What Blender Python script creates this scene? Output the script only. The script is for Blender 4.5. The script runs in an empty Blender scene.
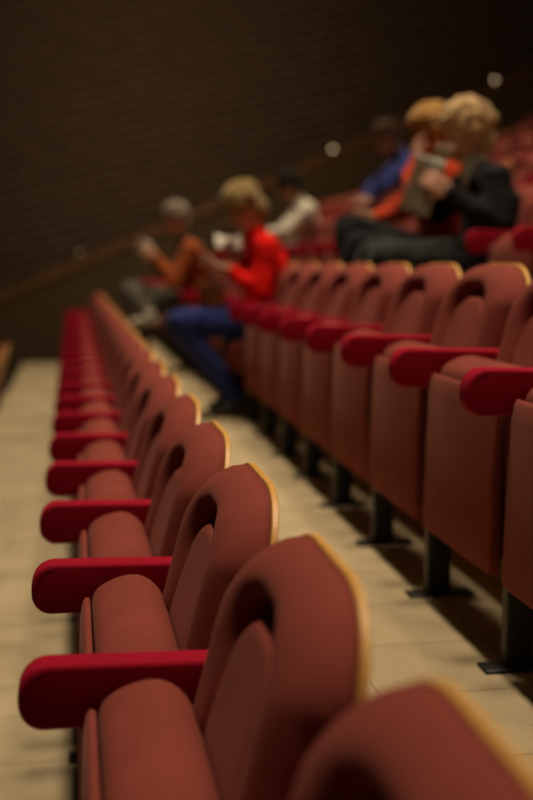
import bpy, bmesh, math, random
import numpy as np
from mathutils import Vector, Matrix, noise

random.seed(7)
sc = bpy.context.scene
C = sc.collection
D = bpy.data

# ------------------------------------------------------------------ materials
def nodes(name):
    m = D.materials.new(name); m.use_nodes = True
    nt = m.node_tree
    return m, nt, nt.nodes['Principled BSDF']

def fabric(name, col, rough=0.9, sheen=0.3, scale=900, bump=0.25, var=0.18, tint=None, bd=0.00015):
    m, nt, b = nodes(name)
    b.inputs['Roughness'].default_value = rough
    b.inputs['Sheen Weight'].default_value = sheen
    b.inputs['Sheen Roughness'].default_value = 0.45
    if tint: b.inputs['Sheen Tint'].default_value = (*tint, 1)
    b.inputs['Specular IOR Level'].default_value = 0.15
    tc = nt.nodes.new('ShaderNodeTexCoord')
    n = nt.nodes.new('ShaderNodeTexNoise'); n.inputs['Scale'].default_value = 9; n.inputs['Detail'].default_value = 5
    nt.links.new(tc.outputs['Object'], n.inputs['Vector'])
    r = nt.nodes.new('ShaderNodeValToRGB')
    c = Vector(col)
    r.color_ramp.elements[0].position = 0.3; r.color_ramp.elements[1].position = 0.7
    r.color_ramp.elements[0].color = (*(c * (1 - var)), 1); r.color_ramp.elements[1].color = (*(c * (1 + var)), 1)
    nt.links.new(n.outputs['Fac'], r.inputs['Fac']); nt.links.new(r.outputs['Color'], b.inputs['Base Color'])
    n2 = nt.nodes.new('ShaderNodeTexNoise'); n2.inputs['Scale'].default_value = scale; n2.inputs['Detail'].default_value = 2
    nt.links.new(tc.outputs['Object'], n2.inputs['Vector'])
    bp = nt.nodes.new('ShaderNodeBump'); bp.inputs['Strength'].default_value = bump; bp.inputs['Distance'].default_value = bd
    nt.links.new(n2.outputs['Fac'], bp.inputs['Height']); nt.links.new(bp.outputs['Normal'], b.inputs['Normal'])
    return m

def plain(name, col, rough=0.5, metal=0.0, emit=None, strength=0):
    m, nt, b = nodes(name)
    b.inputs['Base Color'].default_value = (*col, 1)
    b.inputs['Roughness'].default_value = rough
    b.inputs['Metallic'].default_value = metal
    if emit:
        b.inputs['Emission Color'].default_value = (*emit, 1); b.inputs['Emission Strength'].default_value = strength
    return m

def wood(name, c1, c2, rough=0.45, sc_=(2, 60, 60)):
    m, nt, b = nodes(name)
    tc = nt.nodes.new('ShaderNodeTexCoord'); mp = nt.nodes.new('ShaderNodeMapping')
    mp.inputs['Scale'].default_value = sc_
    n = nt.nodes.new('ShaderNodeTexNoise'); n.inputs['Scale'].default_value = 3; n.inputs['Detail'].default_value = 6
    r = nt.nodes.new('ShaderNodeValToRGB')
    r.color_ramp.elements[0].position = .3; r.color_ramp.elements[1].position = .7
    r.color_ramp.elements[0].color = (*c1, 1); r.color_ramp.elements[1].color = (*c2, 1)
    nt.links.new(tc.outputs['Object'], mp.inputs['Vector']); nt.links.new(mp.outputs['Vector'], n.inputs['Vector'])
    nt.links.new(n.outputs['Fac'], r.inputs['Fac']); nt.links.new(r.outputs['Color'], b.inputs['Base Color'])
    b.inputs['Roughness'].default_value = rough
    return m

M = {}
M['seat'] = fabric('terracotta_wool', (0.215, 0.045, 0.033), sheen=0.05, tint=(1, .55, .45), var=.10)
M['arm'] = fabric('crimson_velour', (0.30, 0.0010, 0.018), rough=.85, sheen=0.03, tint=(1, .15, .25), var=.06, bump=.12)
M['side'] = fabric('maroon_velour', (0.12, 0.006, 0.010), sheen=.05, var=.08)
M['ply'] = wood('beech_plywood', (0.58, 0.29, 0.06), (0.72, 0.39, 0.10))
M['steel'] = plain('black_steel', (0.006, 0.006, 0.0065), .5)
M['foot'] = plain('dark_steel', (0.03, 0.03, 0.03), .4, .6)
M['bolt'] = plain('zinc', (0.35, 0.33, 0.3), .35, 1)
M['seam'] = fabric('crimson_thread', (0.22, 0.004, 0.014), sheen=0)

def floor_mat():
    m, nt, b = nodes('pale_concrete_slabs')
    tc = nt.nodes.new('ShaderNodeTexCoord')
    n = nt.nodes.new('ShaderNodeTexNoise'); n.inputs['Scale'].default_value = 2.2; n.inputs['Detail'].default_value = 8; n.inputs['Roughness'].default_value = .6
    nt.links.new(tc.outputs['Object'], n.inputs['Vector'])
    r = nt.nodes.new('ShaderNodeValToRGB')
    r.color_ramp.elements[0].position = .3; r.color_ramp.elements[1].position = .72
    r.color_ramp.elements[0].color = (.36, .29, .175, 1); r.color_ramp.elements[1].color = (.50, .415, .265, 1)
    nt.links.new(n.outputs['Fac'], r.inputs['Fac'])
    br = nt.nodes.new('ShaderNodeTexBrick'); br.inputs['Scale'].default_value = 1
    br.inputs['Color1'].default_value = (1, 1, 1, 1); br.inputs['Color2'].default_value = (.84, .83, .81, 1); br.inputs['Mortar'].default_value = (.6, .56, .5, 1)
    br.inputs['Mortar Size'].default_value = .003; br.inputs['Brick Width'].default_value = .6; br.inputs['Row Height'].default_value = .3
    nt.links.new(tc.outputs['Object'], br.inputs['Vector'])
    mx = nt.nodes.new('ShaderNodeMix'); mx.data_type = 'RGBA'; mx.blend_type = 'MULTIPLY'; mx.inputs['Factor'].default_value = 1
    nt.links.new(r.outputs['Color'], mx.inputs['A']); nt.links.new(br.outputs['Color'], mx.inputs['B'])
    v = nt.nodes.new('ShaderNodeTexNoise'); v.inputs['Scale'].default_value = 45; v.inputs['Detail'].default_value = 3
    nt.links.new(tc.outputs['Object'], v.inputs['Vector'])
    r2 = nt.nodes.new('ShaderNodeValToRGB'); r2.color_ramp.elements[0].position = .24; r2.color_ramp.elements[1].position = .34
    r2.color_ramp.elements[0].color = (.35, .3, .25, 1); r2.color_ramp.elements[1].color = (1, 1, 1, 1)
    nt.links.new(v.outputs['Fac'], r2.inputs['Fac'])
    m2 = nt.nodes.new('ShaderNodeMix'); m2.data_type = 'RGBA'; m2.blend_type = 'MULTIPLY'; m2.inputs['Factor'].default_value = .7
    nt.links.new(mx.outputs['Result'], m2.inputs['A']); nt.links.new(r2.outputs['Color'], m2.inputs['B'])
    nt.links.new(m2.outputs['Result'], b.inputs['Base Color'])
    b.inputs['Roughness'].default_value = .8; b.inputs['Specular IOR Level'].default_value = .2
    return m
M['floor'] = floor_mat()
M['carpet'] = fabric('dark_aisle_carpet', (.022, .019, .014), sheen=.1)

def wall_mat():
    m, nt, b = nodes('brown_open_brick')
    tc = nt.nodes.new('ShaderNodeTexCoord')
    sp = nt.nodes.new('ShaderNodeSeparateXYZ'); cb = nt.nodes.new('ShaderNodeCombineXYZ')
    nt.links.new(tc.outputs['Object'], sp.inputs[0]); nt.links.new(sp.outputs['X'], cb.inputs['X']); nt.links.new(sp.outputs['Z'], cb.inputs['Y'])
    mp = nt.nodes.new('ShaderNodeMapping'); mp.inputs['Rotation'].default_value = (0, 0, -.22)
    nt.links.new(cb.outputs[0], mp.inputs['Vector'])
    br = nt.nodes.new('ShaderNodeTexBrick'); br.inputs['Scale'].default_value = 1; br.offset = .5
    br.inputs['Brick Width'].default_value = .20; br.inputs['Row Height'].default_value = .14; br.inputs['Mortar Size'].default_value = .036; br.inputs['Mortar Smooth'].default_value = .4
    br.inputs['Color1'].default_value = (.19, .13, .085, 1); br.inputs['Color2'].default_value = (.15, .10, .066, 1); br.inputs['Mortar'].default_value = (.018, .012, .007, 1)
    nt.links.new(mp.outputs['Vector'], br.inputs['Vector'])
    nt.links.new(br.outputs['Color'], b.inputs['Base Color'])
    bp = nt.nodes.new('ShaderNodeBump'); bp.inputs['Strength'].default_value = .8; bp.inputs['Distance'].default_value = .03; bp.invert = True
    nt.links.new(br.outputs['Fac'], bp.inputs['Height']); nt.links.new(bp.outputs['Normal'], b.inputs['Normal'])
    b.inputs['Roughness'].default_value = .8
    return m
M['wall'] = wall_mat()
M['dado'] = fabric('dark_dado_cloth', (.12, .09, .055), sheen=0)
M['railwood'] = wood('brown_rail_wood', (.16, .075, .026), (.24, .12, .045), sc_=(1, 20, 20))
M['lamp'] = plain('lamp_lens', (1, .85, .6), .3, 0, (1, .70, .40), 2.6)
M['lamp2'] = plain('lamp_lens_dim', (1, .75, .5), .3, 0, (1, .7, .4), .25)
M['lampbody'] = plain('lamp_housing', (.02, .018, .015), .5)

# ------------------------------------------------------------------ helpers
def mesh_from(name, verts, faces, smooth=True):
    me = D.meshes.new(name); me.from_pydata([tuple(v) for v in verts], [], faces)
    bm = bmesh.new(); bm.from_mesh(me); bmesh.ops.recalc_face_normals(bm, faces=bm.faces); bm.to_mesh(me); bm.free()
    if smooth:
        for p in me.polygons: p.use_smooth = True
    return me

def obj(name, me, mat, parent=None):
    o = D.objects.new(name, me)
    if mat and not me.materials: me.materials.append(mat)
    C.objects.link(o)
    if parent: o.parent = parent
    return o

def rbox(x0, x1, y0, y1, z0, z1, bev=.006, seg=3):
    bm = bmesh.new()
    bmesh.ops.create_cube(bm, size=1)
    for v in bm.verts:
        v.co = Vector(((x0 + x1) / 2 + v.co.x * (x1 - x0), (y0 + y1) / 2 + v.co.y * (y1 - y0), (z0 + z1) / 2 + v.co.z * (z1 - z0)))
    if bev > 0:
        bmesh.ops.bevel(bm, geom=bm.edges[:], offset=bev, segments=seg, profile=.5, affect='EDGES')
    me = D.meshes.new('m'); bm.to_mesh(me); bm.free()
    for p in me.polygons: p.use_smooth = bev > 0
    return me

def loft(profile, sections):
    """profile: closed list of (x,z); sections: list of (y, inset) -> capped solid along y"""
    P = np.array(profile); n = len(P)
    nrm = np.zeros_like(P)
    for i in range(n):
        t = P[(i + 1) % n] - P[i - 1]; t = t / (np.linalg.norm(t) + 1e-9)
        nrm[i] = (-t[1], t[0])
    area = sum(P[i - 1][0] * P[i][1] - P[i][0] * P[i - 1][1] for i in range(n))
    if area < 0: nrm = -nrm          # inward normals
    V = []; F = []
    for (y, ins) in sections:
        Q = P + nrm * ins
        V += [(q[0], y, q[1]) for q in Q]
    for s in range(len(sections) - 1):
        for i in range(n):
            j = (i + 1) % n
            F.append((s * n + i, s * n + j, (s + 1) * n + j, (s + 1) * n + i))
    F.append(tuple(range(n))[::-1]); F.append(tuple(range((len(sections) - 1) * n, len(sections) * n)))
    return V, F

def round_sections(h, r, n=6):
    s = []
    for i in range(n + 1):
        a = math.pi / 2 * i / n
        s.append((-h + r * (1 - math.sin(a)), r * (1 - math.cos(a))))
    s = s[::-1]
    s = [(y, ins) for (y, ins) in s]
    # first entry must be the outermost (most inset)
    s = sorted(s, key=lambda t: t[0])
    left = []
    for i in range(n + 1):
        a = math.pi / 2 * i / n
        left.append((-h + r * (1 - math.cos(a)), r * (1 - math.sin(a))))
    return left + [(-y, ins) for (y, ins) in left[::-1]]

def smooth_closed(pts, sub=4):
    n = len(pts); out = []
    for i in range(n):
        p0, p1, p2, p3 = [np.array(pts[(i + k - 1) % n]) for k in range(4)]
        for j in range(sub):
            t = j / sub
            out.append(tuple(.5 * ((2 * p1) + (-p0 + p2) * t + (2 * p0 - 5 * p1 + 4 * p2 - p3) * t * t + (-p0 + 3 * p1 - 3 * p2 + p3) * t ** 3)))
    return out

# ------------------------------------------------------------------ chair geometry (row-local: x backwards, y along row, z up)
PITCH = .55; RISE = .36; DEPTH = .89
TOP = .873; BOT = .37; W = .243

def wood_x(z):                       # front face of the plywood shell
    return .320 + (z - .86) * .26 - .05 * max(0, .62 - z)
def ztop(y):
    s = min(1, max(0, abs(y) - .07) / (W - .07))
    return TOP - .105 * (1 - max(0, 1 - s ** 2.3) ** .62)
def zbot(y):
    s = abs(y) / W
    return BOT + .02 * s ** 4

def sm(a, b, x):
    t = min(1, max(0, (x - a) / (b - a))); return t * t * (3 - 2 * t)

def back_cushion():
    us = np.sort(np.concatenate([np.linspace(-1, 1, 75), [-.998, -.995, -.991, -.985, .985, .991, .995, .998]]))
    vs = np.sort(np.concatenate([np.linspace(0, 1, 75), [.004, .012, .985, .992, .997]]))
    nu, nv = len(us), len(vs)
    V = []
    # outline samples for distance
    out = [(y, ztop(y)) for y in W * np.sin(np.linspace(-math.pi / 2, math.pi / 2, 160))] + [(W, z) for z in np.linspace(BOT, ztop(W), 40)] + [(-W, z) for z in np.linspace(BOT, ztop(W), 40)] + [(y, zbot(y)) for y in np.linspace(-W, W, 50)]
    out = np.array(out)
    AT = TOP - .068; AW = .123
    def arch(y, z):                   # signed distance, >0 inside
        w = AW + .012 * sm(.7, .4, z)
        r = .095
        # rounded top rectangle
        dx = abs(y) - (w - r); dz = z - (AT - r)
        d = math.hypot(max(dx, 0), max(dz, 0)) + min(max(dx, dz), 0) - r
        return -d
    for v in vs:
        for u in us:
            y = u * W
            z = zbot(y) + (ztop(y) - zbot(y)) * v
            de = 0 if (abs(u) > .9999 or v < 1e-4 or v > .9999) else float(np.min(np.hypot(out[:, 0] - y, out[:, 1] - z)))
            R = .062
            q = min(de / R, 1); edge = math.sqrt(max(0, 1 - (1 - q) ** 2))
            thick = .083 * (1 - .50 * sm(.62, .46, z)) - .010 * sm(.72, .86, z)
            e = arch(y, z)
            tg = thick * (.42 + .36 * sm(.80, .62, z))
            tin = thick * (.76 + .14 * sm(.78, .60, z))
            gw = .004 + .017 * sm(.72, .79, z)
            if e > gw:
                q2 = min((e - gw) / .020, 1); t = tg + (tin - tg) * math.sqrt(1 - (1 - q2) ** 2)
            elif e > 0:
                t = tg
            else:
                q2 = min(-e / .060, 1); t = tg + (thick - tg) * math.sqrt(1 - (1 - q2) ** 2)
            t = min(t, thick) * edge
            V.append((wood_x(z) - .001 - t, y, z))
    F = []
    for j in range(nv - 1):
        for i in range(nu - 1):
            a = j * nu + i
            F.append((a, a + 1, a + nu + 1, a + nu))
    base = len(V)
    for v in vs:
        for u in us:
            y = u * W; z = zbot(y) + (ztop(y) - zbot(y)) * v
            V.append((wood_x(z) - .001, y, z))
    # only a light back: reuse boundary with a fan of quads
    for j in range(nv - 1):
        for i in range(nu - 1):
            a = base + j * nu + i
            F.append((a, a + nu, a + nu + 1, a + 1))
    me = D.meshes.new('b'); me.from_pydata(V, [], F)
    bm = bmesh.new(); bm.from_mesh(me); bmesh.ops.remove_doubles(bm, verts=bm.verts, dist=.0002)
    bmesh.ops.recalc_face_normals(bm, faces=bm.faces); bm.to_mesh(me); bm.free()
    for p in me.polygons: p.use_smooth = True
    return me

def back_shell():
    g = .003; th = .0115
    pts = []
    N = 64
    for y in (W + g) * np.sin(np.linspace(-math.pi / 2, math.pi / 2, N)):
        yy = max(-W, min(W, y)); pts.append((y, ztop(yy) + g))
    for z in np.linspace(ztop(W) - .02, BOT - .03, 18): pts.append((W + g, z))
    for z in np.linspace(BOT - .03, ztop(W) - .02, 18): pts.append((-W - g, z))
    n = len(pts)
    V = []
    for (dx, ins) in ((0, .0015), (.0015, 0), (th - .0015, 0), (th, .0015)):
        for (y, z) in pts:
            V.append((wood_x(z) + dx, y * (1 - ins / W), z - (ins if z > .6 else -ins)))
    F = []
    for s in range(3):
        for i in range(n):
            j = (i + 1) % n
            F.append((s * n + i, s * n + j, (s + 1) * n + j, (s + 1) * n + i))
    # caps as strips: match left/right points by height
    def cap(s):
        top = list(range(N)); R = list(range(N, N + 18)); L = list(range(N + 18, N + 36))[::-1]
        fs = [tuple(s * n + k for k in top + [R[0]] + [L[0]])]
        for a in range(17):
            fs.append((s * n + L[a], s * n + R[a], s * n + R[a + 1], s * n + L[a + 1]))
        return fs
    F += cap(0) + cap(3)
    me = mesh_from('s', V, F, False)
    return me

HINGE = (.185, .40)
seat_prof = smooth_closed([(.038, .235), (.036, .34), (.036, .48), (.036, .575), (.042, .612), (.068, .632), (.104, .643), (.134, .640), (.163, .617), (.184, .568), (.194, .51), (.194, .44), (.184, .37), (.160, .30), (.115, .25), (.070, .225)], 3)
panel_prof = [(.002, .205), (.004, .198), (.028, .198), (.0315, .205), (.0345, .585), (.033, .596), (.025, .598), (.019, .588), (.013, .555), (.006, .40)]

def rot_prof(prof, ang):
    c, s = math.cos(ang), math.sin(ang); out = []
    for (x, z) in prof:
        dx, dz = x - HINGE[0], z - HINGE[1]
        out.append((HINGE[0] + dx * c - dz * s, HINGE[1] + dx * s + dz * c))
    return out

ME = {}
ME['back'] = back_cushion()
ME['shell'] = back_shell()
def loft_mesh(prof, secs): return mesh_from('l', *loft(prof, secs))
seat_secs = round_sections(.232, .022, 5)
panel_secs = [(-.236, .006), (-.234, .002), (-.230, 0), (.230, 0), (.234, .002), (.236, .006)]
ME['seat_up'] = loft_mesh(seat_prof, seat_secs)
ME['panel_up'] = loft_mesh(panel_prof, panel_secs)
OPEN = math.radians(76)
ME['seat_down'] = loft_mesh(rot_prof(seat_prof, OPEN), seat_secs)
ME['panel_down'] = loft_mesh(rot_prof(panel_prof, OPEN), panel_secs)
# armrest: rounded slab profile
def arm_profile():
    x0, x1, z0, z1 = -.078, .236, .560, .660
    pts = []
    def arc(cx, cz, r, a0, a1, n, rz=None):
        rz = rz or r
        for i in range(n + 1):
            a = math.radians(a0 + (a1 - a0) * i / n); pts.append((cx + r * math.cos(a), cz + rz * math.sin(a)))
    arc(x0 + .044, z1 - .048, .044, 180, 90, 10, .048)
    arc(x1 - .01, z1 - .017, .01, 90, 0, 3)
    arc(x1 - .01, z0 + .01, .01, 0, -90, 3)
    arc(x0 + .038, z0 + .040, .038, -90, -180, 8, .040)
    return pts
ARMW = .027
ME['arm'] = loft_mesh(arm_profile(), round_sections(ARMW, .009, 5))
# seam piping on the arm side
def seam_mesh():
    V = []; F = []
    P = arm_profile(); 
    c = np.array(P).mean(axis=0)
    P2, _ = loft(P, [(0, .0095)]), None
    ring = [Vector((v[0], 0, v[2])) for v in P2[0]]
    ring = [p for p in ring if p.z > .60 and p.x < .225]
    ring = [Vector((.222, 0, ring[-1].z))] * 0 + sorted(ring, key=lambda p: math.atan2(p.z - .58, p.x - .0), reverse=True)
    n = len(ring); K = 6; r = .0011
    for side in (-1,):
        b0 = len(V)
        for i, p in enumerate(ring):
            t = (ring[min(n - 1, i + 1)] - ring[max(0, i - 1)]).normalized(); nn = Vector((-t.z, 0, t.x))
            for k in range(K):
                a = 2 * math.pi * k / K
                V.append(p + Vector((0, side * (ARMW - .0002), 0)) + nn * (r * math.cos(a)) + Vector((0, r * math.sin(a), 0)))
        for i in range(n - 1):
            j = i + 1
            for k in range(K):
                l = (k + 1) % K
                F.append((b0 + i * K + k, b0 + i * K + l, b0 + j * K + l, b0 + j * K + k))
    return mesh_from('seam', V, F)
ME['seam'] = seam_mesh()
ME['side'] = loft_mesh([(.062, .30), (.075, .262), (.10, .25), (.195, .25), (.215, .27), (.255, .565), (.25, .59), (.03, .59), (.026, .57), (.030, .40), (.045, .37), (.062, .355)], [(-.018, .006), (-.016, .002), (-.012, 0), (.012, 0), (.016, .002), (.018, .006)])
ME['post'] = rbox(.028, .092, -.0165, .0165, .004, .385, .003, 2)
ME['foot'] = rbox(-.022, .155, -.030, .030, 0, .008, .003, 2)
def disc_y(x, y0, y1, z, r, n=16):
    V = []; F = []
    for y in (y0, y1):
        for k in range(n):
            a = 2 * math.pi * k / n; V.append((x + r * math.cos(a), y, z + r * math.sin(a)))
    F += [tuple(range(n)), tuple(range(n, 2 * n))[::-1]] + [(k, (k + 1) % n, n + (k + 1) % n, n + k) for k in range(n)]
    return V, F
V, F = disc_y(.185, -.241, .241, .40, .011); ME['axle'] = mesh_from('axle', V, F)
V, F = disc_y(.050, -.0225, .0225, .33, .008); ME['bolt'] = mesh_from('bolt', V, F)

def make_chair(folded):
    root = D.objects.new('theatre_seat', None); C.objects.link(root); root.empty_display_size = .2
    obj('backrest', ME['back'], M['seat'], root)
    s = obj('back_shell', ME['shell'], M['ply'], root); s['label'] = 'pale plywood back shell with exposed edge'
    if folded:
        sc_ = obj('seat_cushion', ME['seat_up'], M['seat'], root)
        obj('seat_panel', ME['panel_up'], M['seat'], sc_)
    else:
        sc_ = obj('seat_cushion', ME['seat_down'], M['seat'], root)
        obj('seat_panel', ME['panel_down'], M['seat'], sc_)
    obj('hinge_axle', ME['axle'], M['steel'], sc_)
    ay = PITCH / 2
    a = obj('armrest', ME['arm'], M['arm'], root); a.location.y = ay; a['label'] = 'crimson padded armrest'
    obj('seam', ME['seam'], M['seam'], a)
    b = obj('side_panel', ME['side'], M['side'], root); b.location.y = ay
    p = obj('leg', ME['post'], M['steel'], root); p.location.y = ay; p['label'] = 'black steel leg'
    obj('foot_plate', ME['foot'], M['foot'], p)
    obj('bolt', ME['bolt'], M['bolt'], p)
    return root

def copy_tree(o, parent=None):
    c = o.copy(); C.objects.link(c)
    if parent: c.parent = parent
    for ch in list(o.children): copy_tree(ch, c)
    return c

ORD = ['', 'second', 'third', 'fourth', 'fifth', 'sixth', 'seventh', 'eighth', 'ninth', 'tenth', 'eleventh', 'twelfth', 'thirteenth', 'fourteenth', 'fifteenth', 'sixteenth', 'seventeenth', 'eighteenth', 'nineteenth', 'twentieth', 'twenty-first', 'twenty-second', 'twenty-third', 'twenty-fourth', 'twenty-fifth']
ROWS = {  # k: (row index, first centre, count, name)
    'Z': (-1, 7.90, 5, 'lower row at the left edge'),
    'A': (0, .781, 24, 'left foreground row'),
    'B': (1, 1.935, 22, 'right foreground row'),
    'C': (2, 3.90, 18, 'first row behind the right foreground row'),
    'D': (3, 6.00, 15, 'second row behind the right foreground row'),
    'E': (4, 8.20, 10, 'third row behind the right foreground row'),
    'F': (5, 10.40, 6, 'fourth row behind the right foreground row'),
    'G': (6, 12.30, 3, 'topmost row at the right edge'),
}
OCC = {('B', 8): 'under the person in the scarlet sweater', ('B', 13): 'under the grey-haired person in the rust jacket',
       ('C', 2): 'under the fair-haired person in black', ('C', 3): 'under the golden-haired person in orange',
       ('C', 10): 'under the dark-haired person in white', ('D', 5): 'under the person in the blue sweater'}
proto = {True: None, False: None}
def row_xz(r, y=0): return r * DEPTH - .014 + (.045 * math.exp(-((y - 6.5) / 2.6) ** 2) if r > 0 else 0), r * RISE
for key, (ri, y0, n, rname) in ROWS.items():
    for k in range(n):
        folded = (key, k) not in OCC
        if proto[folded] is None:
            o = proto[folded] = make_chair(folded)
        else:
            o = copy_tree(proto[folded])
        X, Z = row_xz(ri, y0 + PITCH * k)
        o.location = (X, y0 + PITCH * k, Z)
        if not folded:
            o['label'] = 'lowered terracotta theatre seat ' + OCC[(key, k)]
        elif k == n - 1:
            o['label'] = 'folded terracotta seat at the far end of the ' + rname
        elif k == 0:
            o['label'] = 'folded terracotta seat, nearest one of the ' + rname
        else:
            o['label'] = 'folded terracotta seat, ' + ORD[k] + ' from near end, ' + rname
        o['category'] = 'theatre seat'
        o['group'] = 'theatre seats in the ' + rname

# ------------------------------------------------------------------ setting
YN, YE, YW = -1.0, 14.06, 15.55
def struct(name, me, mat):
    o = obj(name, me, mat); o['kind'] = 'structure'; return o
RX = .255
def terrace():
    prof = []
    for r in range(-3, 12):
        x0 = (r - 1) * DEPTH + RX; x1 = r * DEPTH + RX; z = r * RISE
        prof += [(x0, z), (x1, z)]
    V = []; F = []; n = len(prof)
    for y in (YN, YE): V += [(x, y, z) for x, z in prof]
    for i in range(n - 1): F.append((i, i + 1, n + i + 1, n + i))
    b = len(V)
    for y in (YN, YE): V += [(prof[0][0], y, -1.6), (prof[-1][0], y, -1.6)]
    F.append(tuple(list(range(n)) + [b + 1, b])); F.append(tuple(list(range(n, 2 * n)) + [b + 3, b + 2]))
    F.append((0, n, b + 2, b)); F.append((n - 1, b + 1, b + 3, 2 * n - 1)); F.append((b, b + 2, b + 3, b + 1))
    return mesh_from('t', V, F, False)
struct('floor', terrace(), M['floor'])
def stairs():
    prof = []
    for r in range(-6, 24):
        x0 = (r - 1) * DEPTH / 2 + RX + .45; x1 = r * DEPTH / 2 + RX + .45; z = r * RISE / 2 - .0
        prof += [(x0 - .45, z), (x1 - .45, z)]
    V = []; F = []; n = len(prof)
    for y in (YE + .002, YW): V += [(x, y, z - .004) for x, z in prof]
    for i in range(n - 1): F.append((i, i + 1, n + i + 1, n + i))
    b = len(V)
    for y in (YE + .002, YW): V += [(prof[0][0], y, -1.6), (prof[-1][0], y, -1.6)]
    F.append(tuple(list(range(n)) + [b + 1, b])); F.append(tuple(list(range(n, 2 * n)) + [b + 3, b + 2]))
    F.append((0, n, b + 2, b)); F.append((n - 1, b + 1, b + 3, 2 * n - 1)); F.append((b, b + 2, b + 3, b + 1))
    return mesh_from('t', V, F, False)
st = struct('stairs', stairs(), M['carpet'])
# far side wall
struct('wall_far', rbox(-8, 12, YW, YW + .25, -3, 9, 0), M['wall'])
# rail and dark dado follow the rake
SL = .425; RZ0 = 1.24 - .02
def raked(x0, x1, za, zb, y0, y1):
    V = []
    for y in (y0, y1):
        for (x, dz) in ((x0, za), (x1, za), (x1, zb), (x0, zb)):
            z = RZ0 + SL * x + dz if dz > -5 else -3
            V.append((x, y, z))
    F = [(0, 1, 2, 3), (7, 6, 5, 4), (0, 4, 5, 1), (1, 5, 6, 2), (2, 6, 7, 3), (3, 7, 4, 0)]
    return mesh_from('r', V, F, False)
struct('trim_1', raked(-5, 12, -.10, .02, YW - .07, YW), M['railwood'])
struct('trim_2', raked(-5, 12, -10, -.10, YW - .02, YW), M['dado'])

# small lamps on the rail
def lamp(x, dz, strong, label):
    z = RZ0 + SL * x + dz
    root = D.objects.new('rail_lamp', None); C.objects.link(root); root.location = (x, YW - .035, z)
    V, F = disc_y(0, -.045, .035, 0, .030 if strong else .045, 20); obj('housing', mesh_from('h', V, F), M['lampbody'], root)
    V, F = disc_y(0, -.050, -.043, 0, .019 if strong else .02, 20); obj('lens', mesh_from('h', V, F), M['lamp'] if strong else M['lamp2'], root)
    root['label'] = label; root['category'] = 'lamp'; root['group'] = 'small lamps along the raked rail'
lamp(3.62, .05, True, 'small glowing lamp on the raked wall rail left of the person in blue')
lamp(5.98, .05, True, 'small glowing lamp on the raked wall rail near the right edge, highest up')
lamp(.10, .10, False, 'faint small lamp on the raked wall rail at the low left end')

# ------------------------------------------------------------------ people
def tube(V, F, pts, rad, sy=1.0, seg=14, frame=None):
    """tapered rounded tube through pts"""
    pts = [Vector(p) for p in pts]
    # resample
    P = []; R = []
    for i in range(len(pts) - 1):
        L = (pts[i + 1] - pts[i]).length; n = max(2, int(L / .02))
        for j in range(n):
            t = j / n; P.append(pts[i].lerp(pts[i + 1], t)); R.append(rad[i] * (1 - t) + rad[i + 1] * t)
    P.append(pts[-1]); R.append(rad[-1])
    for _ in range(2):
        Q = P[:]
        for i in range(1, len(P) - 1): Q[i] = (P[i - 1] + P[i] * 2 + P[i + 1]) / 4
        P = Q
    # round ends
    d0 = (P[0] - P[1]).normalized(); d1 = (P[-1] - P[-2]).normalized()
    A = [(P[0] + d0 * R[0] * math.sin(a), R[0] * math.cos(a)) for a in (1.5, 1.2, .8, .4)]
    B = [(P[-1] + d1 * R[-1] * math.sin(a), R[-1] * math.cos(a)) for a in (.4, .8, 1.2, 1.5)]
    S = A + list(zip(P, R)) + B
    base = len(V)
    for i, (p, r) in enumerate(S):
        a = S[max(0, i - 1)][0]; b = S[min(len(S) - 1, i + 1)][0]
        t = (b - a).normalized()
        yv = Vector((0, 1, 0)); 
        if abs(t.y) > .85: yv = Vector((0, 0, 1))
        u = (yv - t * yv.dot(t)).normalized(); w = t.cross(u)
        for k in range(seg):
            an = 2 * math.pi * k / seg
            V.append(p + u * (r * sy * math.cos(an)) + w * (r * math.sin(an)))
    for i in range(len(S) - 1):
        for k in range(seg):
            l = (k + 1) % seg
            F.append((base + i * seg + k, base + i * seg + l, base + (i + 1) * seg + l, base + (i + 1) * seg + k))
    F.append(tuple(base + k for k in range(seg))[::-1]); F.append(tuple(base + (len(S) - 1) * seg + k for k in range(seg)))

def ball(V, F, c, r, rot=None, n=10):
    base = len(V); c = Vector(c); r = Vector(r) if hasattr(r, '__len__') else Vector((r, r, r))
    for i in range(1, n):
        th = math.pi * i / n
        for k in range(2 * n):
            ph = math.pi * k / n
            p = Vector((r.x * math.sin(th) * math.cos(ph), r.y * math.sin(th) * math.sin(ph), r.z * math.cos(th)))
            if rot: p = rot @ p
            V.append(c + p)
    tp = Vector((0, 0, r.z)); bt = -tp
    if rot: tp = rot @ tp; bt = rot @ bt
    V.append(c + tp); V.append(c + bt)
    m = 2 * n
    for i in range(n - 2):
        for k in range(m):
            l = (k + 1) % m
            F.append((base + i * m + k, base + (i + 1) * m + k, base + (i + 1) * m + l, base + i * m + l))
    T = base + (n - 1) * m
    for k in range(m):
        l = (k + 1) % m
        F.append((T, base + k, base + l)); F.append((T + 1, base + (n - 2) * m + l, base + (n - 2) * m + k))

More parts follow.
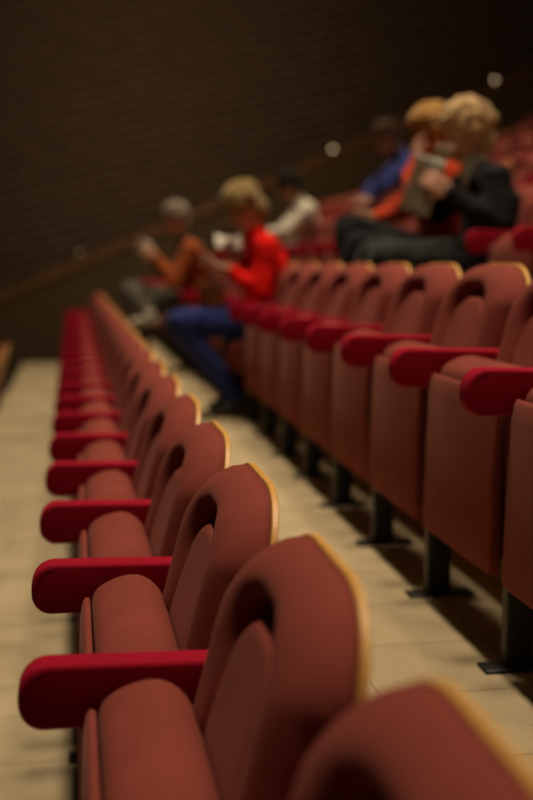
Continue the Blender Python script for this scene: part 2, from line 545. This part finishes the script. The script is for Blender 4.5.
def fuse(V, F, voxel=.007, smooth=3, disp=0, dscale=.08):

    me = D.meshes.new('tmp'); me.from_pydata([tuple(v) for v in V], [], F)
    bm = bmesh.new(); bm.from_mesh(me); bmesh.ops.recalc_face_normals(bm, faces=bm.faces); bm.to_mesh(me); bm.free()
    o = D.objects.new('tmp', me); C.objects.link(o)
    r = o.modifiers.new('r', 'REMESH'); r.mode = 'VOXEL'; r.voxel_size = voxel
    if smooth:
        s = o.modifiers.new('s', 'SMOOTH'); s.iterations = smooth; s.factor = .5
    dg = bpy.context.evaluated_depsgraph_get(); dg.update()
    out = D.meshes.new_from_object(o.evaluated_get(dg))
    D.objects.remove(o); D.meshes.remove(me)
    if disp:
        N = [v.normal.copy() for v in out.vertices]; P = [v.co.copy() for v in out.vertices]; co = []
        for p, nn in zip(P, N):
            co.extend(p + nn * ((noise.noise(p / dscale) + .5 * noise.noise(p / dscale * 2.3)) * disp))
        out.vertices.foreach_set('co', co); out.update()
    for p in out.polygons: p.use_smooth = True
    return out

def hand(V, F, wrist, d, nrm, curl=.5, side=1):
    """wrist point, direction of the hand, palm normal; side gives where the thumb leaves"""
    d = Vector(d).normalized(); nrm = Vector(nrm); nrm = (nrm - d * nrm.dot(d)).normalized(); s = d.cross(nrm) * side
    w = Vector(wrist)
    for k in range(4):
        o = (k - 1.5) * .019
        tube(V, F, [w + s * o * .55, w + d * .045 + s * o, w + d * .085 + s * o * 1.05], [.014, .0145, .0115], seg=8)
        L = [.062, .074, .080, .070][k]
        p = w + d * .088 + s * o * 1.08; pts = [p]; dirv = d.copy()
        for j, f in enumerate((.45, .32, .23)):
            a = curl * (.5 + .4 * j)
            dirv = (d * math.cos(a) + nrm * math.sin(a)).normalized()
            d2 = dirv; pts.append(pts[-1] + d2 * L * f)
        tube(V, F, pts, [.0095, .009, .0082, .007], seg=8)
    t0 = w + d * .02 - s * .02 if False else w + d * .022 + s * .026
    tube(V, F, [t0, t0 + d * .022 + s * .022 + nrm * .012, t0 + d * .048 + s * .026 + nrm * .026, t0 + d * .068 + s * .02 + nrm * .034], [.014, .012, .0105, .008], seg=8)

def head(V, F, c, R):
    """c = head centre, R = 3x3 rotation; face towards local -x"""
    def P(x, y, z): return Vector(c) + R @ Vector((x, y, z))
    ball(V, F, P(.012, 0, .030), (.096, .076, .090), R, 14)       # skull
    ball(V, F, P(-.022, 0, -.035), (.066, .060, .078), R, 12)     # face
    ball(V, F, P(-.055, 0, -.088), (.030, .032, .024), R, 8)      # chin
    ball(V, F, P(-.066, 0, .028), (.024, .052, .014), R, 8)       # brow
    ball(V, F, P(-.052, .032, -.022), (.028, .022, .020), R, 8); ball(V, F, P(-.052, -.032, -.022), (.028, .022, .020), R, 8)
    tube(V, F, [P(-.082, 0, .015), P(-.098, 0, -.012), P(-.106, 0, -.026)], [.008, .010, .012], seg=8)
    ball(V, F, P(-.095, .011, -.029), .008, None, 6); ball(V, F, P(-.095, -.011, -.029), .008, None, 6)
    ball(V, F, P(-.082, 0, -.050), (.012, .024, .006), R, 8); ball(V, F, P(-.080, 0, -.061), (.012, .021, .007), R, 8)
    for s in (-1, 1):
        ball(V, F, P(.012, s * .076, -.008), (.019, .008, .032), R, 8)
        ball(V, F, P(.008, s * .070, -.030), (.010, .008, .012), R, 6)

SKIN = {}
def skin(name, col):
    m, nt, b = nodes(name); b.inputs['Base Color'].default_value = (*col, 1); b.inputs['Roughness'].default_value = .55
    b.inputs['Subsurface Weight'].default_value = .1; b.inputs['Subsurface Scale'].default_value = .01
    return m
M['skin_light'] = skin('fair_skin', (.62, .33, .22))
M['skin_mid'] = skin('warm_skin', (.42, .20, .12))
M['eye'] = plain('eye', (.05, .03, .02), .2)
M['paper'] = fabric('white_paper', (.72, .69, .60), sheen=0, var=.03, bump=.05)
M['sock'] = fabric('pale_sock', (.5, .45, .36), sheen=0)

def person(row, yc, spec, label):
    X, Z = row_xz(row, yc)
    S = spec
    root = D.objects.new('person', None); C.objects.link(root); root.location = (X, yc, Z)
    root['label'] = label; root['category'] = 'person'
    hip = Vector(S['hip']); chest = Vector(S['chest']); neck = Vector(S['neck']); hc = Vector(S['head'])
    R = Matrix.Rotation(S.get('pitch', .4) * -1, 3, 'Y') 
    R = Matrix.Rotation(S.get('turn', 0), 3, 'Z') @ R
    shl = neck + Vector((.02, -.175, -.075)); shr = neck + Vector((.02, .175, -.075))
    el, er, hl, hr = [Vector(S[k]) for k in ('el', 'er', 'hl', 'hr')]
    kl, kr, al, ar = [Vector(S[k]) for k in ('kl', 'kr', 'al', 'ar')]
    hpl = hip + Vector((0, -.09, -.01)); hpr = hip + Vector((0, .09, -.01))
    V = []; F = []
    tube(V, F, [hip, (hip + chest) / 2, chest, neck - Vector((0, 0, .05))], [.088, .080, .084, .058], 1.38, 20)
    tube(V, F, [neck - Vector((0, 0, .05)), neck + (hc - neck) * .2, hc + Vector((.02, 0, -.03))], [.062, .054, .052], 1, 14)
    head(V, F, hc, R)
    for (sh, e, h) in ((shl, el, hl), (shr, er, hr)):
        tube(V, F, [chest.lerp(neck, .6), sh, sh.lerp(e, .5), e, e.lerp(h, .4), h], [.052, .046, .044, .038, .035, .024], 1, 14)
    for (hp, k, a) in ((hpl, kl, al), (hpr, kr, ar)):
        tube(V, F, [hp, hp.lerp(k, .5), k, k.lerp(a, .35), a], [.085, .075, .056, .050, .033], 1, 14)
        tube(V, F, [a, a + Vector((-.05, 0, -.05)), a + Vector((-.13, 0, -.065))], [.033, .03, .022], 1, 10)
    hand(V, F, hl, S.get('dl', (-1, .2, .1)), S.get('nl', (0, 1, 0)), S.get('curl', .8), S.get('sl', 1))
    hand(V, F, hr, S.get('dr', (-1, -.2, .1)), S.get('nr', (0, -1, 0)), S.get('curl', .8), S.get('sr', -1))
    body = obj('body', fuse(V, F, .0055, 2), S['skin'], root)
    # top garment
    V = []; F = []
    tube(V, F, [hip + Vector((.0, 0, -.02)), hip.lerp(chest, .5), chest, chest.lerp(neck, .55), neck - Vector((0, 0, .035))], [.128, .122, .126, .10, .068], 1.42, 24)
    for (sh, e, h) in ((shl, el, hl), (shr, er, hr)):
        w = e.lerp(h, .92)
        tube(V, F, [chest.lerp(neck, .6), sh, sh.lerp(e, .5), e, e.lerp(h, .45), w], [.09, .078, .066, .058, .052, .038], 1, 16)
        ball(V, F, sh + Vector((0, 0, -.005)), .080); ball(V, F, sh.lerp(neck, .5) + Vector((.01, 0, -.02)), .075); ball(V, F, e, .060)
    g = obj(S['topname'], fuse(V, F, .008, 3, .012, .09), S['top'], root)
    V = []; F = []
    tube(V, F, [neck + Vector((0, 0, -.055)), neck + (hc - neck) * .22 + Vector((0, 0, -.012))], [.078, .064], 1.05, 16)
    obj(S.get('neckname', 'collar'), fuse(V, F, .006, 2, .003, .03), S.get('neckmat', S['top']), root)
    # trousers
    V = []; F = []
    tube(V, F, [hip + Vector((0, -.06, 0)), hip + Vector((0, .06, 0))], [.115, .115], 1, 16)
    for (hp, k, a) in ((hpl, kl, al), (hpr, kr, ar)):
        tube(V, F, [hp, hp.lerp(k, .5), k, k.lerp(a, .35), k.lerp(a, .93)], [.105, .092, .074, .066, .056], 1, 16)
        ball(V, F, k + Vector((.01, 0, -.005)), .078)
    obj('trousers', fuse(V, F, .008, 3, .008, .07), S['legs'], root)
    for (a, k) in ((al, kl), (ar, kr)):
        V = []; F = []
        d = Vector(S.get('foot', (-1, 0, -.12))).normalized()
        tube(V, F, [a + Vector((.035, 0, -.045)), a + Vector((.01, 0, -.035)) + d * .06, a + d * .15 + Vector((0, 0, -.045))], [.040, .043, .030], 1.0, 14)
        tube(V, F, [a + Vector((0, 0, .01)), a + Vector((0, 0, -.04))], [.046, .045], 1, 12)
        # flatten sole on the floor side
        zmin = a.z - .078
        V = [Vector((v.x, v.y, max(v.z, zmin))) for v in V]
        sh = obj('shoe', fuse(V, F, .006, 2), S['shoes'], root)
    # eyes
    for s in (-1, 1):
        V = []; F = []
        ball(V, F, hc + R @ Vector((-.076, s * .030, .004)), .0105, None, 8)
        obj('eye', mesh_from('eye', V, F), M['eye'], root)
    # hair
    V = []; F = []
    rnd = random.Random(S.get('seed', 1)); vol = S.get('vol', .02)
    ball(V, F, hc + R @ Vector((.026, 0, .045)), (.098 + vol * .6, .082 + vol * .6, .086 + vol * .5), R, 14)
    nb = int(S.get('curls', 70) * 1.8)
    for i in range(nb):
        th = rnd.uniform(-.15, 1.0) * math.pi / 2; ph = rnd.uniform(-math.pi, math.pi)
        x = math.cos(th) * math.cos(ph); y = math.cos(th) * math.sin(ph); z = math.sin(th)
        if x < -.35 and z < .45: continue
        rr = rnd.uniform(.010, .021) * (1 + vol * 8)
        p = Vector((.022 + x * (.095 + vol), y * (.080 + vol), .045 + z * (.085 + vol)))
        ball(V, F, hc + R @ p, rr, None, 6)
    if S.get('nape', True):
        ball(V, F, hc + R @ Vector((.065, 0, -.025)), (.045 + vol, .066 + vol * .5, .060 + vol), R, 10)
    obj('hair', fuse(V, F, .007, 1, .005, .02), S['hair'], root)
    return root

def cloth(name, col, sheen=.1): return fabric(name, col, sheen=sheen, scale=300, bd=.0006)
M['redsweater'] = cloth('scarlet_knit', (.72, .006, .004), 0)
M['bluejeans'] = cloth('blue_denim', (.022, .036, .16))
M['rust'] = cloth('rust_jacket', (.30, .065, .012))
M['greytrousers'] = cloth('grey_trousers', (.10, .09, .07))
M['white'] = cloth('white_shirt', (.66, .62, .50))
M['black'] = cloth('black_jacket', (.010, .010, .011), .04)
M['darkjeans'] = cloth('charcoal_jeans', (.028, .03, .032))
M['orange'] = cloth('orange_knit', (.42, .036, .006))
M['bluetop'] = cloth('royal_blue_knit', (.032, .045, .20))
M['navyscarf'] = cloth('dark_scarf', (.03, .015, .02))
M['blond'] = cloth('blond_hair', (.54, .36, .18), .2)
M['strawberry'] = cloth('golden_hair', (.42, .22, .065), .2)
M['ash'] = cloth('sandy_curls', (.30, .21, .08), .2)
M['greyhair'] = cloth('grey_hair', (.30, .25, .19), .2)
M['darkhair'] = cloth('dark_hair', (.018, .012, .008), .1)
M['brownhair'] = cloth('brown_hair', (.07, .035, .018), .1)
M['blackshoe'] = plain('black_shoe', (.015, .014, .013), .4)
M['paleshoe'] = plain('pale_shoe', (.42, .38, .29), .5)
M['leather'] = fabric('tan_leather', (.17, .06, .014), rough=.5, sheen=0, scale=80)
M['phone'] = plain('phone_black', (.01, .01, .012), .2)

yB = lambda k: ROWS['B'][1] + PITCH * k
yC = lambda k: ROWS['C'][1] + PITCH * k
yD = lambda k: ROWS['D'][1] + PITCH * k

p1 = dict(hip=(.12, 0, .54), chest=(.19, 0, .84), neck=(.13, 0, 1.03), head=(.05, 0, 1.17), pitch=.7,
          el=(.10, -.24, .72), hl=(-.05, -.14, .83), er=(.12, .24, .76), hr=(.05, .12, .90),
          kl=(-.34, -.10, .55), kr=(-.34, .10, .53), al=(.0, -.11, .10), ar=(.02, .12, .10),
          dl=(-1, .1, .25), nl=(0, .5, .85), dr=(-.6, -.1, .6), nr=(-.2, -.9, .3), skin=M['skin_light'],
          topname='sweater', top=M['redsweater'], legs=M['bluejeans'], shoes=M['blackshoe'], hair=M['ash'], vol=.022, curls=90, seed=3, curl=.9)
person(1, yB(8), p1, 'person in scarlet sweater and blue trousers with curly fair hair, reading')
p2 = dict(hip=(.10, 0, .54), chest=(.10, 0, .86), neck=(.02, 0, 1.05), head=(-.07, 0, 1.22), pitch=.35,
          el=(-.11, -.26, .72), hl=(-.24, -.12, .92), er=(-.08, .22, .74), hr=(-.26, .06, .90),
          kl=(-.36, -.10, .56), kr=(-.44, .08, .66), al=(-.34, -.10, .10), ar=(-.30, -.24, .46),
          dl=(-.6, .2, .7), nl=(-.3, .8, .3), dr=(-.6, -.2, .7), nr=(-.3, -.8, .3), skin=M['skin_light'],
          topname='jacket', top=M['rust'], neckname='scarf', neckmat=M['navyscarf'], legs=M['greytrousers'], shoes=M['paleshoe'], hair=M['greyhair'], vol=.006, curls=60, seed=5, curl=1.0)
person(1, yB(13), p2, 'grey-haired person in rust jacket and grey trousers, sitting farthest left with legs crossed')
p3 = dict(hip=(.12, 0, .54), chest=(.19, 0, .84), neck=(.16, 0, 1.02), head=(.05, 0, 1.14), pitch=.5,
          el=(-.02, -.22, .78), hl=(-.22, -.10, .72), er=(.02, .22, .78), hr=(-.20, .10, .74),
          kl=(-.34, -.10, .54), kr=(-.34, .10, .54), al=(-.30, -.11, .10), ar=(-.30, .12, .10), skin=M['skin_mid'],
          topname='shirt', top=M['white'], legs=M['darkjeans'], shoes=M['blackshoe'], hair=M['darkhair'], vol=.014, curls=60, seed=6)
person(2, yC(10), p3, 'dark-haired person in white long-sleeved shirt sitting behind the person in scarlet')
p4 = dict(hip=(.10, 0, .53), chest=(.13, 0, .80), neck=(.06, 0, .965), head=(.0, 0, 1.095), pitch=.3,
          el=(.06, -.25, .70), hl=(-.13, -.17, .83), er=(-.05, .22, .76), hr=(-.14, .02, .93),
          kl=(-.42, -.12, .55), kr=(-.42, .10, .55), al=(-.46, -.12, .10), ar=(-.46, .12, .10),
          dl=(-.8, .25, .55), nl=(-.2, .8, .2), dr=(.2, -.4, .9), nr=(.9, -.3, .1), sr=1, skin=M['skin_light'],
          topname='jacket', top=M['black'], neckname='shirt_collar', neckmat=M['white'], legs=M['darkjeans'], shoes=M['blackshoe'], hair=M['blond'], vol=.028, curls=90, seed=8)
person(2, yC(2), p4, 'fair-haired person in black jacket holding a programme, nearest of those at upper right')
p5 = dict(hip=(.08, 0, .54), chest=(.07, 0, .84), neck=(.04, 0, 1.01), head=(.01, 0, 1.145), pitch=.35,
          el=(-.15, -.22, .86), hl=(-.10, -.06, 1.02), er=(-.12, .22, .78), hr=(-.26, .10, .74),
          kl=(-.40, -.12, .60), kr=(-.42, .06, .70), al=(-.42, -.12, .10), ar=(-.40, -.14, .34),
          dl=(.1, .1, 1), nl=(1, 0, 0), sl=-1, skin=M['skin_light'],
          topname='sweater', top=M['orange'], legs=M['black'], shoes=M['blackshoe'], hair=M['strawberry'], vol=.03, curls=90, seed=9)
person(2, yC(3), p5, 'golden-haired person in orange sweater and black trousers, just beyond the person in black')
p6 = dict(hip=(.10, 0, .54), chest=(.06, 0, .84), neck=(-.05, 0, 1.01), head=(-.19, 0, 1.13), pitch=.6,
          el=(-.24, -.24, .76), hl=(-.33, -.12, .655), er=(-.24, .22, .76), hr=(-.35, .08, .655),
          kl=(-.36, -.10, .54), kr=(-.36, .10, .54), al=(-.34, -.11, .10), ar=(-.34, .12, .10),
          dl=(-1, .2, -.1), nl=(0, .3, -.9), dr=(-1, -.2, -.1), nr=(0, -.3, -.9), skin=M['skin_mid'],
          topname='sweater', top=M['bluetop'], legs=M['darkjeans'], shoes=M['blackshoe'], hair=M['brownhair'], vol=.006, curls=60, seed=11)
person(3, yD(5), p6, 'dark-haired person in blue sweater leaning forward two rows up, hands on knees')

# things people hold
def sheet(name, mat, loc, size, rot, label, cat, bend=.02, th=.0012, stripes=False):
    V = []; F = []; nu, nv = 8, 10
    for s in (0, 1):
        for j in range(nv + 1):
            for i in range(nu + 1):
                u = i / nu - .5; v = j / nv - .5
                V.append((u * size[0], bend * math.cos(u * math.pi) + s * th, v * size[1]))
    n = (nu + 1) * (nv + 1)
    for j in range(nv):
        for i in range(nu):
            a = j * (nu + 1) + i
            F.append((a, a + 1, a + nu + 2, a + nu + 1)); F.append((n + a, n + a + nu + 1, n + a + nu + 2, n + a + 1))
    for j in range(nv):
        for i in (0, nu):
            a = j * (nu + 1) + i; F.append((a, a + nu + 1, n + a + nu + 1, n + a))
    for i in range(nu):
        for j in (0, nv):
            a = j * (nu + 1) + i; F.append((a, a + 1, n + a + 1, n + a))
    o = obj(name, mesh_from(name, V, F), mat); o.location = loc; o.rotation_euler = rot
    o['label'] = label; o['category'] = cat
    return o
def W3(row, yc, x, y, z): X, Z = row_xz(row, yc); return (X + x, yc + y, Z + z)
def prog_mat():
    m, nt, b = nodes('printed_programme')
    tc = nt.nodes.new('ShaderNodeTexCoord'); w = nt.nodes.new('ShaderNodeTexWave'); w.bands_direction = 'X'
    w.inputs['Scale'].default_value = 14; w.inputs['Distortion'].default_value = .4
    r = nt.nodes.new('ShaderNodeValToRGB'); r.color_ramp.elements[0].position = .25; r.color_ramp.elements[1].position = .45
    r.color_ramp.elements[0].color = (.16, .14, .11, 1); r.color_ramp.elements[1].color = (.55, .52, .44, 1)
    nt.links.new(tc.outputs['Object'], w.inputs['Vector']); nt.links.new(w.outputs['Fac'], r.inputs['Fac']); nt.links.new(r.outputs['Color'], b.inputs['Base Color'])
    b.inputs['Roughness'].default_value = .6
    return m
M['prog'] = prog_mat()
sheet('programme', M['prog'], W3(2, yC(2), -.24, -.12, .86), (.14, .26), (.1, .30, -.25), 'printed white programme held up by the person in black', 'programme')
sheet('paper_sheet', M['paper'], W3(1, yB(8), -.03, .09, 1.00), (.15, .12), (-.9, .1, .0), 'white paper sheet held before the chest of the person in scarlet', 'paper')
ph = obj('phone', rbox(-.075, .075, -.004, .004, -.036, .036, .003, 2), M['phone']); ph.location = W3(1, yB(8), -.15, -.11, .885); ph.rotation_euler = (1.2, .2, 0)
ph['label'] = 'dark phone in the hands of the person in scarlet'; ph['category'] = 'phone'
sheet('folded_paper', M['paper'], W3(1, yB(13), -.33, -.12, 1.0), (.11, .11), (.1, .4, .3), 'pale folded paper in the hands of the grey-haired person', 'paper', bend=.03)
# paper cup at the mouth of the person in black
V = []; F = []; n = 20
prof = [(0, 0), (.026, 0), (.036, .085), (.038, .088), (.035, .087), (.025, .004), (0, .004)]
for (r, z) in prof:
    for k in range(n):
        a = 2 * math.pi * k / n; V.append((max(r, .0005) * math.cos(a), max(r, .0005) * math.sin(a), z))
for s in range(len(prof) - 1):
    for k in range(n):
        l = (k + 1) % n; F.append((s * n + k, s * n + l, (s + 1) * n + l, (s + 1) * n + k))
cup = obj('paper_cup', mesh_from('cup', V, F), M['paper']); cup.location = W3(2, yC(2), -.145, -.05, .955); cup.rotation_euler = (0, .35, 0)
cup['label'] = 'small white paper cup raised to the mouth by the person in black'; cup['category'] = 'cup'
# handbag on the lap of the person in red
bag = D.objects.new('handbag', None); C.objects.link(bag); bag.location = W3(1, yB(8), -.14, -.02, .605)
bag['label'] = 'tan leather handbag standing on the lap of the person in scarlet'; bag['category'] = 'bag'
obj('bag_body', rbox(-.06, .06, -.11, .11, 0, .15, .025, 4), M['leather'], bag)
V = []; F = []
tube(V, F, [(0, .08 * math.cos(a), .14 + .07 * math.sin(a)) for a in np.linspace(0, math.pi, 9)], [.007] * 9, seg=8)
obj('handle', mesh_from('hd', V, F), M['leather'], bag)
obj('flap', rbox(-.064, -.05, -.10, .10, .06, .148, .006, 2), M['leather'], bag)

# ------------------------------------------------------------------ lights
def area(loc, size, power, col=(1, .80, .56), rot=(0, 0, 0), spread=None):
    l = D.lights.new('ceiling_light', 'AREA'); l.shape = 'DISK'; l.size = size; l.energy = power; l.color = col
    if spread: l.spread = spread
    o = D.objects.new('ceiling_light', l); C.objects.link(o); o.location = loc; o.rotation_euler = rot
    return o
for y, e in ((1.4, 40), (3.6, 34), (5.8, 27), (8.0, 24), (10.2, 24), (12.4, 24)):
    area((.65, y, 8.6), .8, e, spread=math.radians(62))
for y in (4.0, 7.5, 11.0):
    area((3.0, y, 9.6), .7, 42, spread=math.radians(64))
# wall washer over the far side wall
area((1.0, 11.5, 4.2), 1.2, 48, (1, .68, .38), (math.radians(60), 0, 0))

w = D.worlds.new('World'); sc.world = w; w.use_nodes = True
w.node_tree.nodes['Background'].inputs['Color'].default_value = (1, .75, .5, 1)
w.node_tree.nodes['Background'].inputs['Strength'].default_value = .012

# ------------------------------------------------------------------ camera
cd = D.cameras.new('Camera'); cam = D.objects.new('Camera', cd); C.objects.link(cam); sc.camera = cam
cd.lens = 50; cd.sensor_width = 36; cd.sensor_fit = 'AUTO'; cd.clip_start = .02
yaw = math.radians(9.83); pit = math.radians(7.08)
cam.location = (0, 0, 1.24)
fwd = Vector((math.sin(yaw) * math.cos(pit), math.cos(yaw) * math.cos(pit), -math.sin(pit)))
cam.rotation_euler = fwd.to_track_quat('-Z', 'Y').to_euler()
cd.dof.use_dof = True; cd.dof.focus_distance = 2.0; cd.dof.aperture_fstop = 1.6; cd.dof.aperture_blades = 0

vs = sc.view_settings; vs.view_transform = 'Standard'; vs.look = 'None'; vs.gamma = 1; vs.exposure = 0.0
try: vs.use_curve_mapping = False
except Exception: pass
